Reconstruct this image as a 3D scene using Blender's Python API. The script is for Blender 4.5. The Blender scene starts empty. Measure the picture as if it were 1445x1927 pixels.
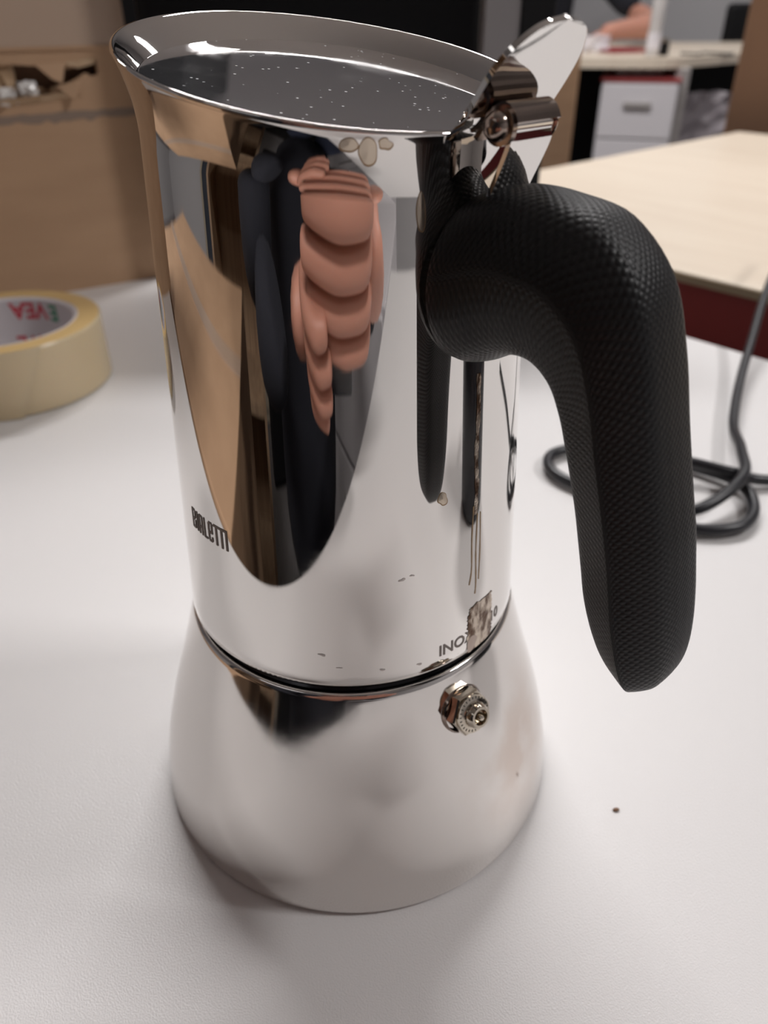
import bpy, bmesh, math, random
from mathutils import Vector, Matrix
random.seed(7)
D = bpy.data; C = bpy.context.scene
COL = C.collection
PI = math.pi
R = math.radians

# ------------------------------------------------------------------ camera, world, light, exposure
cam_d = D.cameras.new('camera'); cam = D.objects.new('camera', cam_d); COL.objects.link(cam)
FW = Vector((0.04344277, 0.83431159, -0.54957883)); RT = Vector((0.9984778, -0.05496948, -0.0045217)); UP = Vector((0.03398257, 0.54854583, 0.83542963))
CAM = Vector((0, -0.14396864, 0.16869759))
m = Matrix((RT, UP, -FW)).transposed().to_4x4(); m.translation = CAM
cam.matrix_world = m
cam_d.sensor_fit = 'AUTO'; cam_d.sensor_width = 36; cam_d.lens = 1450 / 1927 * 36
cam_d.clip_start = 0.005; cam_d.clip_end = 50
cam_d.dof.use_dof = True; cam_d.dof.focus_distance = 0.131; cam_d.dof.aperture_fstop = 19
C.camera = cam
w = D.worlds.new('world'); C.world = w; w.use_nodes = True
w.node_tree.nodes['Background'].inputs[0].default_value = (0.9, 0.95, 1, 1)
w.node_tree.nodes['Background'].inputs[1].default_value = 0.05
C.view_settings.view_transform = 'Standard'; C.view_settings.look = 'None'
C.view_settings.gamma = 1; C.view_settings.use_curve_mapping = False
C.view_settings.exposure = 0.25
C.cycles.max_bounces = 10; C.cycles.glossy_bounces = 6; C.cycles.use_denoising = True
C.cycles.sample_clamp_indirect = 6
LAMP = 62.0   # strength of the ceiling panels

# ------------------------------------------------------------------ material helpers
def mat(name, col, rough=0.5, metal=0.0, **kw):
    m = D.materials.new(name); m.use_nodes = True
    b = m.node_tree.nodes['Principled BSDF']
    b.inputs['Base Color'].default_value = (*col, 1); b.inputs['Roughness'].default_value = rough; b.inputs['Metallic'].default_value = metal
    for k, v in kw.items():
        b.inputs[k.replace('_', ' ')].default_value = v
    return m
def nd(m, t, **kw):
    n = m.node_tree.nodes.new(t)
    for k, v in kw.items():
        if k in n.inputs: n.inputs[k].default_value = v
        else: setattr(n, k, v)
    return n
def ln(m, a, b): m.node_tree.links.new(a, b)
def bsdf(m): return m.node_tree.nodes['Principled BSDF']
def noise_col(m, c1, c2, scale, detail=4, stretch=(1, 1, 1), lo=0.35, hi=0.65, coord='Object'):
    tc = nd(m, 'ShaderNodeTexCoord'); mp = nd(m, 'ShaderNodeMapping'); mp.inputs['Scale'].default_value = stretch
    n = nd(m, 'ShaderNodeTexNoise', Scale=scale, Detail=detail); r = nd(m, 'ShaderNodeValToRGB')
    r.color_ramp.elements[0].position = lo; r.color_ramp.elements[1].position = hi
    r.color_ramp.elements[0].color = (*c1, 1); r.color_ramp.elements[1].color = (*c2, 1)
    ln(m, tc.outputs[coord], mp.inputs[0]); ln(m, mp.outputs[0], n.inputs[0]); ln(m, n.outputs[0], r.inputs[0]); ln(m, r.outputs[0], bsdf(m).inputs['Base Color'])
    return n
def bump(m, scale, strength, dist=0.001, detail=2, stretch=(1, 1, 1)):
    tc = nd(m, 'ShaderNodeTexCoord'); mp = nd(m, 'ShaderNodeMapping'); mp.inputs['Scale'].default_value = stretch
    n = nd(m, 'ShaderNodeTexNoise', Scale=scale, Detail=detail); b = nd(m, 'ShaderNodeBump', Strength=strength, Distance=dist)
    ln(m, tc.outputs['Object'], mp.inputs[0]); ln(m, mp.outputs[0], n.inputs[0]); ln(m, n.outputs[0], b.inputs['Height']); ln(m, b.outputs[0], bsdf(m).inputs['Normal'])

STEEL = (0.80, 0.775, 0.75)
m_steel = mat('polished_steel', STEEL, 0.035, 1.0)
def smudge(m, scale, lo, hi, r1, r2, stretch=(1, 1, 1)):
    tc = nd(m, 'ShaderNodeTexCoord'); mp = nd(m, 'ShaderNodeMapping'); mp.inputs['Scale'].default_value = stretch
    n = nd(m, 'ShaderNodeTexNoise', Scale=scale, Detail=6, Roughness=0.6)
    r = nd(m, 'ShaderNodeMapRange'); r.inputs[1].default_value = lo; r.inputs[2].default_value = hi; r.inputs[3].default_value = r1; r.inputs[4].default_value = r2
    ln(m, tc.outputs['Object'], mp.inputs[0]); ln(m, mp.outputs[0], n.inputs[0]); ln(m, n.outputs[0], r.inputs[0]); ln(m, r.outputs[0], bsdf(m).inputs['Roughness'])
smudge(m_steel, 60, 0.5, 0.75, 0.02, 0.07, (1, 1, 3))
m_base = mat('satin_steel', (0.76, 0.73, 0.705), 0.12, 1.0)
smudge(m_base, 40, 0.4, 0.75, 0.035, 0.14)
# heat stains on the boiler, placed in its own space
tc = nd(m_base, 'ShaderNodeTexCoord'); n = nd(m_base, 'ShaderNodeTexNoise', Scale=45, Detail=4)
vm = nd(m_base, 'ShaderNodeVectorMath', operation='DISTANCE'); vm.inputs[1].default_value = (0.040, -0.028, 0.024)
ma = nd(m_base, 'ShaderNodeMapRange'); ma.inputs[1].default_value = 0.006; ma.inputs[2].default_value = 0.024; ma.inputs[3].default_value = 1; ma.inputs[4].default_value = 0
mu = nd(m_base, 'ShaderNodeMath', operation='MULTIPLY'); gt = nd(m_base, 'ShaderNodeMapRange'); gt.inputs[1].default_value = 0.46; gt.inputs[2].default_value = 0.6
mx = nd(m_base, 'ShaderNodeMix', data_type='RGBA'); mx.inputs[6].default_value = (0.76, 0.73, 0.705, 1); mx.inputs[7].default_value = (0.65, 0.57, 0.52, 1)
ln(m_base, tc.outputs['Object'], n.inputs[0]); ln(m_base, tc.outputs['Object'], vm.inputs[0]); ln(m_base, vm.outputs['Value'], ma.inputs[0])
ln(m_base, n.outputs[0], gt.inputs[0]); ln(m_base, gt.outputs[0], mu.inputs[0]); ln(m_base, ma.outputs[0], mu.inputs[1]); ln(m_base, mu.outputs[0], mx.inputs[0]); ln(m_base, mx.outputs[2], bsdf(m_base).inputs['Base Color'])
m_lid = mat('dusty_steel', (0.86, 0.86, 0.88), 0.06, 1.0)
smudge(m_lid, 90, 0.45, 0.8, 0.02, 0.16)
tc = nd(m_lid, 'ShaderNodeTexCoord'); n = nd(m_lid, 'ShaderNodeTexVoronoi', Scale=620); r = nd(m_lid, 'ShaderNodeMapRange'); n2 = nd(m_lid, 'ShaderNodeTexNoise', Scale=260, Detail=3); r2 = nd(m_lid, 'ShaderNodeMapRange')
r.inputs[1].default_value = 0.17; r.inputs[2].default_value = 0.12; r2.inputs[1].default_value = 0.53; r2.inputs[2].default_value = 0.57
mu = nd(m_lid, 'ShaderNodeMath', operation='MULTIPLY'); inv = nd(m_lid, 'ShaderNodeMath', operation='SUBTRACT'); inv.inputs[0].default_value = 1
ln(m_lid, tc.outputs['Object'], n.inputs[0]); ln(m_lid, n.outputs[0], r.inputs[0]); ln(m_lid, tc.outputs['Object'], n2.inputs[0]); ln(m_lid, n2.outputs[0], r2.inputs[0])
ln(m_lid, r.outputs[0], mu.inputs[0]); ln(m_lid, r2.outputs[0], mu.inputs[1]); ln(m_lid, mu.outputs[0], inv.inputs[1]); ln(m_lid, inv.outputs[0], bsdf(m_lid).inputs['Metallic'])
m_dark = mat('stained_steel', (0.36, 0.29, 0.25), 0.16, 1.0)
m_groove = mat('dark_groove', (0.05, 0.05, 0.055), 0.15, 0.8)
m_brass = mat('nickel_plate', (0.62, 0.56, 0.47), 0.14, 1.0)
m_etch = mat('etched_steel', (0.27, 0.235, 0.215), 0.7, 0.4)
m_hole = mat('hollow', (0.01, 0.01, 0.01), 0.6)
m_coffee = mat('dried_coffee', (0.42, 0.30, 0.19), 0.25, 0.85)
noise_col(m_coffee, (0.10, 0.05, 0.025), (0.60, 0.51, 0.42), 620, 8, (1, 1, .45), .42, .58); bump(m_coffee, 900, .5, .0003)
m_drop = mat('dried_drop', (0.62, 0.53, 0.43), 0.2, 0.9)
m_dropedge = mat('drop_edge', (0.36, 0.25, 0.15), 0.35, 0.7)
m_scr = mat('scratch_mark', (0.50, 0.46, 0.44), 0.4, 0.9)
m_handle = mat('black_nylon', (0.006, 0.006, 0.007), 0.45, 0.0, Specular_IOR_Level=0.35)
uv = nd(m_handle, 'ShaderNodeUVMap'); mp = nd(m_handle, 'ShaderNodeMapping'); mp.inputs['Scale'].default_value = (1, 1, 1); vo = nd(m_handle, 'ShaderNodeTexVoronoi', Scale=1.0, Randomness=0.0)
mp.inputs['Rotation'].default_value = (0, 0, R(45))
mr = nd(m_handle, 'ShaderNodeMapRange'); mr.inputs[1].default_value = 0.15; mr.inputs[2].default_value = 0.5
bp = nd(m_handle, 'ShaderNodeBump', Strength=0.45, Distance=0.00018)
ln(m_handle, uv.outputs[0], mp.inputs[0]); ln(m_handle, mp.outputs[0], vo.inputs[0]); ln(m_handle, vo.outputs[0], mr.inputs[0]); ln(m_handle, mr.outputs[0], bp.inputs['Height']); ln(m_handle, bp.outputs[0], bsdf(m_handle).inputs['Normal'])

m_desk = mat('white_laminate', (0.76, 0.745, 0.74), 0.32)
tc = nd(m_desk, 'ShaderNodeTexCoord'); n = nd(m_desk, 'ShaderNodeTexNoise', Scale=2600, Detail=2); b = nd(m_desk, 'ShaderNodeBump', Strength=0.7, Distance=0.00015)
ln(m_desk, tc.outputs['Object'], n.inputs[0]); ln(m_desk, n.outputs[0], b.inputs['Height']); ln(m_desk, b.outputs[0], bsdf(m_desk).inputs['Normal'])
m_edge = mat('desk_edging', (0.55, 0.53, 0.52), 0.4)
m_beige = mat('beige_laminate', (0.74, 0.62, 0.48), 0.35)
noise_col(m_beige, (0.70, 0.60, 0.485), (0.745, 0.65, 0.53), 3, 5, (2, 16, 2))
m_beigeedge = mat('beige_edging', (0.50, 0.41, 0.28), 0.4)
m_red = mat('maroon_panel', (0.32, 0.05, 0.05), 0.5)
m_metal = mat('grey_painted_metal', (0.36, 0.34, 0.33), 0.45, 0.2)
m_card = mat('cardboard', (0.50, 0.32, 0.195), 0.75)
noise_col(m_card, (0.48, 0.305, 0.185), (0.52, 0.335, 0.205), 14, 5, (1, 1, 4))
m_cardl = mat('torn_cardboard', (0.52, 0.36, 0.22), 0.85)
noise_col(m_cardl, (0.44, 0.29, 0.17), (0.60, 0.44, 0.29), 60, 5)
m_cardd = mat('cardboard_inside', (0.22, 0.12, 0.07), 0.9)
m_ptape = mat('packing_tape_strip', (0.50, 0.37, 0.28), 0.3)
m_film = mat('highlight_white_film', (0.9, 0.88, 0.86), 0.12, 0.0, Transmission_Weight=0.1, IOR=1.4)  # white base colour stands in for bright highlights on the film
m_black = mat('black_plastic', (0.006, 0.006, 0.007), 0.5, Specular_IOR_Level=0.25)
m_screen = mat('black_glass', (0.003, 0.003, 0.004), 0.5, Specular_IOR_Level=0.2)
m_greyp = mat('grey_plastic', (0.27, 0.255, 0.26), 0.4)
m_cable = mat('black_rubber', (0.014, 0.014, 0.018), 0.35)
m_tape = mat('clear_tape_roll', (0.66, 0.53, 0.34), 0.22, 0.0, Subsurface_Weight=0.3, Subsurface_Scale=0.01)
m_tape.node_tree.nodes['Principled BSDF'].inputs['Subsurface Radius'].default_value = (1, 0.7, 0.4)
m_tapetop = mat('tape_roll_side', (0.66, 0.46, 0.20), 0.35)
m_core = mat('white_card_core', (0.66, 0.62, 0.64), 0.6)
m_redink = mat('red_ink', (0.62, 0.05, 0.08), 0.6); m_grnink = mat('green_ink', (0.02, 0.26, 0.13), 0.6)
m_wall = mat('wall_paint', (0.52, 0.51, 0.52), 0.8); bump(m_wall, 200, 0.1)
m_ceil = mat('ceiling_paint', (0.80, 0.79, 0.80), 0.85)
m_floor = mat('dark_vinyl', (0.055, 0.055, 0.07), 0.5); noise_col(m_floor, (0.11, 0.105, 0.11), (0.16, 0.155, 0.16), 60)
m_skin = mat('skin', (0.52, 0.25, 0.18), 0.5, 0.0, Subsurface_Weight=0.15, Subsurface_Scale=0.004)
m_navy = mat('dark_knit', (0.010, 0.011, 0.018), 0.9)
m_jeans = mat('dark_jeans', (0.02, 0.025, 0.05), 0.9)
m_hair = mat('brown_hair', (0.05, 0.03, 0.02), 0.6)
m_white = mat('white_paint', (0.62, 0.60, 0.62), 0.4)
m_paper = mat('paper', (0.72, 0.69, 0.72), 0.7)
m_glass = mat('bottle_plastic', (0.75, 0.72, 0.70), 0.2, 0.0, Transmission_Weight=0.3)
m_slate = mat('slate_blue_door', (0.05, 0.06, 0.08), 0.4)
m_wood = mat('oak_veneer', (0.34, 0.23, 0.15), 0.5); noise_col(m_wood, (0.30, 0.20, 0.13), (0.40, 0.28, 0.18), 4, 6, (8, 8, 1))
m_bcream = mat('cream_paint', (0.48, 0.42, 0.33), 0.5)
m_phone = mat('phone_case', (0.012, 0.012, 0.016), 0.25)
def emit(power):
    m = D.materials.new('lamp_diffuser'); m.use_nodes = True
    _n = m.node_tree; _n.nodes.clear(); e = _n.nodes.new('ShaderNodeEmission'); o_ = _n.nodes.new('ShaderNodeOutputMaterial'); e.inputs[0].default_value = (1, 0.975, 0.97, 1); e.inputs[1].default_value = power; _n.links.new(e.outputs[0], o_.inputs[0])
    return m

# ------------------------------------------------------------------ mesh helpers
def link(name, me, m=None, parent=None, smooth=False):
    o = D.objects.new(name, me); COL.objects.link(o)
    if m: me.materials.append(m)
    if parent: o.parent = parent
    if smooth:
        for p in me.polygons: p.use_smooth = True
    return o
def mesh(name, vs, fs, m, parent=None, smooth=False):
    me = D.meshes.new(name); me.from_pydata([tuple(v) for v in vs], [], fs); me.update()
    return link(name, me, m, parent, smooth)
def fromb(name, bm, m, parent=None, smooth=False):
    me = D.meshes.new(name); bmesh.ops.recalc_face_normals(bm, faces=bm.faces[:]); bm.to_mesh(me); bm.free()
    return link(name, me, m, parent, smooth)
def badd(bm, lo, hi, bev=0.0, mtx=None, seg=2):
    r = bmesh.ops.create_cube(bm, size=1)
    vs = r['verts']
    for v in vs:
        v.co = Vector([lo[i] + (v.co[i] + 0.5) * (hi[i] - lo[i]) for i in range(3)])
    if bev:
        es = list({e for v in vs for e in v.link_edges})
        rr = bmesh.ops.bevel(bm, geom=es, offset=bev, segments=seg, profile=0.5, affect='EDGES')
        vs = list({v for f in rr['faces'] for v in f.verts} | {v for v in vs if v.is_valid})
    if mtx:
        for v in vs: v.co = mtx @ v.co
    return vs
def box(name, lo, hi, m, parent=None, bev=0.0, mtx=None):
    bm = bmesh.new(); badd(bm, lo, hi, bev, mtx); return fromb(name, bm, m, parent)
def ringmesh(rings, closed_u=True, cap0=False, cap1=False):
    vs = [v for r in rings for v in r]; n = len(rings[0]); fs = []
    for i in range(len(rings) - 1):
        for j in range(n if closed_u else n - 1):
            a = i * n + j; b = i * n + (j + 1) % n; fs.append((a, b, b + n, a + n))
    if cap0: fs.append(tuple(range(n))[::-1])
    if cap1: fs.append(tuple((len(rings) - 1) * n + j for j in range(n)))
    return vs, fs
def lathe(name, prof, m, parent=None, seg=96, mtx=None, smooth=True, cap0=False, cap1=False):
    rings = [[Vector((r * math.cos(2 * PI * j / seg), r * math.sin(2 * PI * j / seg), z)) for j in range(seg)] for r, z in prof]
    if mtx: rings = [[mtx @ v for v in r] for r in rings]
    vs, fs = ringmesh(rings, True, cap0, cap1)
    o = mesh(name, vs, fs, m, parent, smooth); autosm(o); return o
def autosm(o, ang=35):
    me = o.data; bm = bmesh.new(); bm.from_mesh(me)
    for e in bm.edges:
        if len(e.link_faces) == 2 and e.calc_face_angle(0) > R(ang): e.smooth = False
    bm.to_mesh(me); bm.free()
def catmull(P, n=8):
    P = [Vector(p) for p in P]; out = []
    for i in range(len(P) - 1):
        p0 = P[max(i - 1, 0)]; p1 = P[i]; p2 = P[i + 1]; p3 = P[min(i + 2, len(P) - 1)]
        for k in range(n):
            t = k / n
            out.append(0.5 * ((2 * p1) + (p2 - p0) * t + (2 * p0 - 5 * p1 + 4 * p2 - p3) * t * t + (3 * p1 - p0 - 3 * p2 + p3) * t ** 3))
    out.append(P[-1]); return out
def tube(name, pts, r, m, parent=None, seg=10, n=8):
    P = catmull(pts, n); rings = []; up = Vector((0, 0, 1))
    prev = None
    for i, p in enumerate(P):
        t = (P[min(i + 1, len(P) - 1)] - P[max(i - 1, 0)]).normalized()
        if prev is None: a = t.orthogonal().normalized()
        else: a = (prev - t * prev.dot(t)).normalized()
        prev = a; b = t.cross(a)
        rr = r(i / (len(P) - 1)) if callable(r) else r
        rings.append([p + a * rr * math.cos(2 * PI * j / seg) + b * rr * math.sin(2 * PI * j / seg) for j in range(seg)])
    vs, fs = ringmesh(rings, True, True, True)
    return mesh(name, vs, fs, m, parent, True)
def thing(name, label, cat, loc=(0, 0, 0), rz=0, group=None):
    o = D.objects.new(name, None); COL.objects.link(o); o.location = loc; o.rotation_euler = (0, 0, rz); o.empty_display_size = 0.02
    o['label'] = label; o['category'] = cat
    if group: o['group'] = group
    return o
def tag(o, label, cat, group=None):
    o['label'] = label; o['category'] = cat
    if group: o['group'] = group
    return o
def struct(o): o['kind'] = 'structure'; return o
def skin(name, verts, edges, radii, m, parent=None, sub=2, root=0):
    me = D.meshes.new(name); me.from_pydata([tuple(v) for v in verts], edges, []); me.update()
    o = D.objects.new(name, me); COL.objects.link(o)
    md = o.modifiers.new('s', 'SKIN'); md.use_smooth_shade = True
    for i, r in enumerate(radii):
        r = r if isinstance(r, tuple) else (r, r)
        me.skin_vertices[0].data[i].radius = r; me.skin_vertices[0].data[i].use_root = (i == root)
    s = o.modifiers.new('u', 'SUBSURF'); s.levels = sub; s.render_levels = sub
    dg = bpy.context.evaluated_depsgraph_get(); dg.update()
    nm = D.meshes.new_from_object(o.evaluated_get(dg)); D.objects.remove(o)
    for p in nm.polygons: p.use_smooth = True
    nm.materials.clear(); nm.name = name
    return link(name, nm, m, parent)

# ------------------------------------------------------------------ room (desk frame: x along the desks, y across them)
ROT = R(-51.5); d1 = Vector((math.cos(ROT), math.sin(ROT), 0)); d2 = Vector((-math.sin(ROT), math.cos(ROT), 0))
M = Matrix.Rotation(ROT, 4, 'Z')
FZ = -0.72; CZ = 1.85
U0, U1, V0, V1 = -4.2, 2.6, -2.6, 4.0
def uv2w(u, v, z=0): return M @ Vector((u, v, z))
def sbox(name, lo, hi, m): return struct(box(name, lo, hi, m, None, 0, M))
sbox('floor', (U0 - .1, V0 - .1, FZ - .1), (U1 + .1, V1 + .1, FZ), m_floor)
sbox('ceiling', (U0 - .1, V0 - .1, CZ), (U1 + .1, V1 + .1, CZ + .1), m_ceil)
sbox('wall_back', (U0 - .1, V0 - .1, FZ), (U0, V1 + .1, CZ), m_wall)
sbox('wall_front', (U1, V0 - .1, FZ), (U1 + .1, V1 + .1, CZ), m_wall)
sbox('wall_left', (U0, V0 - .1, FZ), (U1, V0, CZ), m_wall)
sbox('wall_right', (U0, V1, FZ), (U1, V1 + .1, CZ), m_wall)
sbox('baseboard_left', (U0, V0, FZ), (U1, V0 + .012, FZ + .08), m_greyp)
sbox('baseboard_back', (U0, V0, FZ), (U0 + .012, V1, FZ + .08), m_greyp)

def ceiling_light(x, y, power, label, su=0.3, sv=0.3, rz=ROT):
    t = thing('ceiling_light', label, 'light', (x, y, CZ), rz)
    bm = bmesh.new()
    for lo, hi in (((-su / 2 - .02, -sv / 2 - .02, -.03), (su / 2 + .02, -sv / 2, 0)), ((-su / 2 - .02, sv / 2, -.03), (su / 2 + .02, sv / 2 + .02, 0)), ((-su / 2 - .02, -sv / 2, -.03), (-su / 2, sv / 2, 0)), ((su / 2, -sv / 2, -.03), (su / 2 + .02, sv / 2, 0))): badd(bm, lo, hi)
    fromb('frame', bm, m_white, t)
    mesh('diffuser', [(-su / 2, -sv / 2, -.02), (su / 2, -sv / 2, -.02), (su / 2, sv / 2, -.02), (-su / 2, sv / 2, -.02)], [(0, 3, 2, 1)], emit(power * LAMP), t)
ceiling_light(0.0, 1.45, 0.64, 'long ceiling panel light above and behind the coffee pot', 1.3, .25, 0)
ceiling_light(1.65, -0.15, 1.15, 'short ceiling panel light above the cable side of the desk', .25, .40, 0)
ceiling_light(1.6, 2.6, 0.17, 'added fill panel over the far desk, brightening the back of the room', 1.2, .3)  # added fill lamp, lifts the far wall
ceiling_light(-2.2, 2.6, 0.22, 'added fill panel far left of the room, brightening walls and ceiling', 1.2, .3)  # added fill lamp, lifts the ceiling that the lid mirrors
ceiling_light(-1.6, -1.2, 0.02, 'large ceiling panel light behind the photographer', 1.2, .3)

# ------------------------------------------------------------------ white desk
t = thing('desk', 'white laminate desk carrying the steel coffee pot', 'desk', (0, 0, 0), ROT)
box('tabletop', (-0.95, -0.153, -0.025), (0.75, 0.3455, 0.0), m_desk, t, 0.0012)
for u in (-0.9, 0.68):
    for v in (-0.12, 0.29):
        box('leg', (u, v, FZ), (u + .04, v + .03, -0.025), m_metal, t, 0.003)
# ------------------------------------------------------------------ beige desk with maroon panel
t = thing('desk', 'beige wood-look desk with a dark red panel under its edge', 'desk', (0, 0, 0), ROT)
box('tabletop', (-0.52, 0.4665, -0.006), (1.2, 1.2175, 0.0), m_beige, t, 0.001)
box('edge_strip', (-0.52, 0.4655, -0.0075), (1.2, 0.4672, -0.0012), m_beigeedge, t)
box('underdesk_panel', (-0.515, 0.468, -0.44), (1.15, 0.49, -0.0065), m_red, t, 0.002)['label'] = 'dark red panel'
for u in (-0.50, 1.12):
    for v in (0.5, 1.15):
        box('leg', (u, v, FZ), (u + .04, v + .04, -0.006), m_metal, t, 0.003)

# ------------------------------------------------------------------ THE POT
pot = thing('moka_pot', 'polished steel stovetop coffee pot with black handle in the foreground', 'coffee pot', (0, 0, 0.0022))
ZS = 0.0552; RS = 0.0368; KT = -0.0489
HAZ = R(-50)                       # azimuth of the handle
SPZ = R(130)
def zr(ph, r=0.0345): return 0.158 - 0.116 * r * math.cos(ph) + 0.157 * r * math.sin(ph)
def rrim(ph):
    d = (ph - SPZ + PI) % (2 * PI) - PI
    return 0.0338 + 0.0022 * math.exp(-(d / 0.9) ** 2)
def flareh(ph):
    d = (ph - R(160) + PI) % (2 * PI) - PI
    return 0.0085 + 0.0045 * math.exp(-(d / 0.9) ** 2)
def rlin(z): return RS + KT * (z - ZS)
def rbody(z, ph):
    zt = zr(ph, rrim(ph)); h = flareh(ph); s = max(0, (z - (zt - h)) / h)
    return rlin(z) + (rrim(ph) - rlin(zt)) * min(s, 1) ** 1.9
def on_body(ph, z, off=0.00006):
    r = rbody(z, ph) + off
    return Vector((r * math.cos(ph), r * math.sin(ph), z))
SEG = 200
def phs(): return [2 * PI * j / SEG for j in range(SEG)]
rings = []
rings.append([Vector((0.0345 * math.cos(p), 0.0345 * math.sin(p), ZS)) for p in phs()])
rings.append([Vector(((RS - .0003) * math.cos(p), (RS - .0003) * math.sin(p), ZS)) for p in phs()])
for k in range(0, 40):
    s = k / 39
    rings.append([on_body(p, (ZS + .0003) * (1 - s) + (zr(p, rrim(p)) - flareh(p)) * s, 0) for p in phs()])
for k in range(1, 13):
    s = k / 12
    rings.append([on_body(p, zr(p, rrim(p)) - flareh(p) * (1 - s), 0) for p in phs()])
# rolled rim and inner lip down to the lid
def lip(dr, dz): return [Vector(((rrim(p) + dr) * math.cos(p), (rrim(p) + dr) * math.sin(p), zr(p, rrim(p) + dr) + dz)) for p in phs()]
for dr, dz in ((0.0002, .0003), (0.00015, .0006), (-0.0001, .0008), (-0.0004, .0008), (-0.0007, .0005)): rings.append(lip(dr, dz))
for k in range(1, 6):
    s = k / 5
    rings.append([Vector(((a := (rrim(p) - .0007) * (1 - s) + .0312 * s) * math.cos(p), a * math.sin(p), zr(p, a) + .0005 - .0034 * s ** 1.2)) for p in phs()])
vs, fs = ringmesh(rings)
o = mesh('collector', vs, fs, m_steel, pot, True); autosm(o, 50)
# lid
prof = [(0.0, 0), (0.010, 0), (0.020, 0.0), (0.0308, 0.0), (0.0310, -.0001), (0.0311, -.0003), (0.0311, -.0008)]
rings = []
for r_, dz in prof[::-1]:
    rings.append([Vector((max(r_, 1e-5) * math.cos(p), max(r_, 1e-5) * math.sin(p), zr(p, r_) - .0027 + dz)) for p in phs()])
vs, fs = ringmesh(rings, True, False, True)
lid = mesh('lid', vs, fs, m_lid, pot, True); autosm(lid, 6)

# handle-plane frame: e outwards, n across
e_ = Vector((math.cos(HAZ), math.sin(HAZ), 0)); n_ = Vector((-math.sin(HAZ), math.cos(HAZ), 0)); zz = Vector((0, 0, 1))
def H(rho, z, s=0): return e_ * rho + zz * z + n_ * s
# thumb tab rising from the lid
tab_c = catmull([(0.0300, 0.1507, 0), (0.0325, 0.1513, 0), (0.0348, 0.1530, 0), (0.0372, 0.1562, 0), (0.0396, 0.1596, 0), (0.0419, 0.1626, 0), (0.0441, 0.1653, 0)], 8)
rows_t = []; rows_b = []
NT = len(tab_c)
for i, p in enumerate(tab_c):
    s = i / (NT - 1); a = tab_c[max(i - 1, 0)]; b = tab_c[min(i + 1, NT - 1)]; tg = (b - a).normalized(); nn = Vector((-tg.y, tg.x, 0))
    hw = .0086 if s < .5 else 0.0086 * max(0.003, 1 - ((s - 0.5) / 0.5) ** 2.6) ** 0.5
    top = []; bot = []
    for k in range(13):
        x = -1 + 2 * k / 12; cup = -0.0003 * (x * x) * s
        q0 = p - nn * (0.0004 - cup); q1 = p + nn * (0.0004 + cup)
        top.append(H(q1.x, q1.y, hw * x)); bot.append(H(q0.x, q0.y, hw * x))
    rows_t.append(top + bot[::-1])
vs, fs = ringmesh(rows_t, True, True, True)
tab = mesh('thumb_tab', vs, fs, m_steel, lid, True); autosm(tab, 50)
# hinge: knuckle, pin with dome ends, bracket plate
kn = [(0.0345, 0.1512), (0.0356, 0.1528), (0.0370, 0.1545), (0.0388, 0.1557), (0.0404, 0.1551), (0.0413, 0.1536)]
kn = catmull([(a, b, 0) for a, b in kn], 4)
rows = []
for i, p in enumerate(kn):
    a = kn[max(i - 1, 0)]; b = kn[min(i + 1, len(kn) - 1)]; tg = (b - a).normalized(); nn = Vector((-tg.y, tg.x, 0)); hw = .0046
    q0 = p - nn * .0004; q1 = p + nn * .0004
    rows.append([H(q1.x, q1.y, -hw), H(q1.x, q1.y, hw), H(q0.x, q0.y, hw), H(q0.x, q0.y, -hw)])
vs, fs = ringmesh(rows, True, True, True); mesh('hinge_knuckle', vs, fs, m_dark, lid)
PM = Matrix.Translation(H(0.0388, 0.1532)) @ Matrix((n_, -e_.cross(n_).cross(n_) if False else e_, zz)).transposed().to_4x4()
# columns: local x=n, y=e, z=up ; lathe axis is z, so turn it onto n
LM = PM @ Matrix.Rotation(R(90), 4, 'Y')
lathe('hinge_pin', [(0, -.0070), (.0010, -.0069), (.0016, -.0064), (.0019, -.0057), (.0019, -.0052), (.0025, -.0051), (.0025, -.0042)] , m_dark, pot, 24, LM)
lathe('hinge_barrel', [(0, -.0044), (.0019, -.0044), (.0021, -.0042), (.0021, .0042), (.0019, .0044), (0, .0044)], m_steel, pot, 24, LM)
lathe('hinge_washer', [(0, .0042), (.0023, .0042), (.0025, .0044), (.0023, .0048), (.0012, .0053), (0, .0054)], m_dark, pot, 24, LM)
bp_ = catmull([(0.0408, 0.1528, 0), (0.0404, 0.1508, 0), (0.0392, 0.1480, 0), (0.0380, 0.1455, 0), (0.0370, 0.1430, 0), (0.0362, 0.1395, 0)], 4)
rows = []
for i, p in enumerate(bp_):
    s = i / (len(bp_) - 1); hw = 0.0045 - 0.0004 * s
    rows.append([H(p.x, p.y, -hw), H(p.x, p.y, hw), H(p.x - .0007, p.y, hw), H(p.x - .0007, p.y, -hw)])
vs, fs = ringmesh(rows, True, True, True); mesh('hinge_bracket', vs, fs, m_steel, pot)
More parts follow.
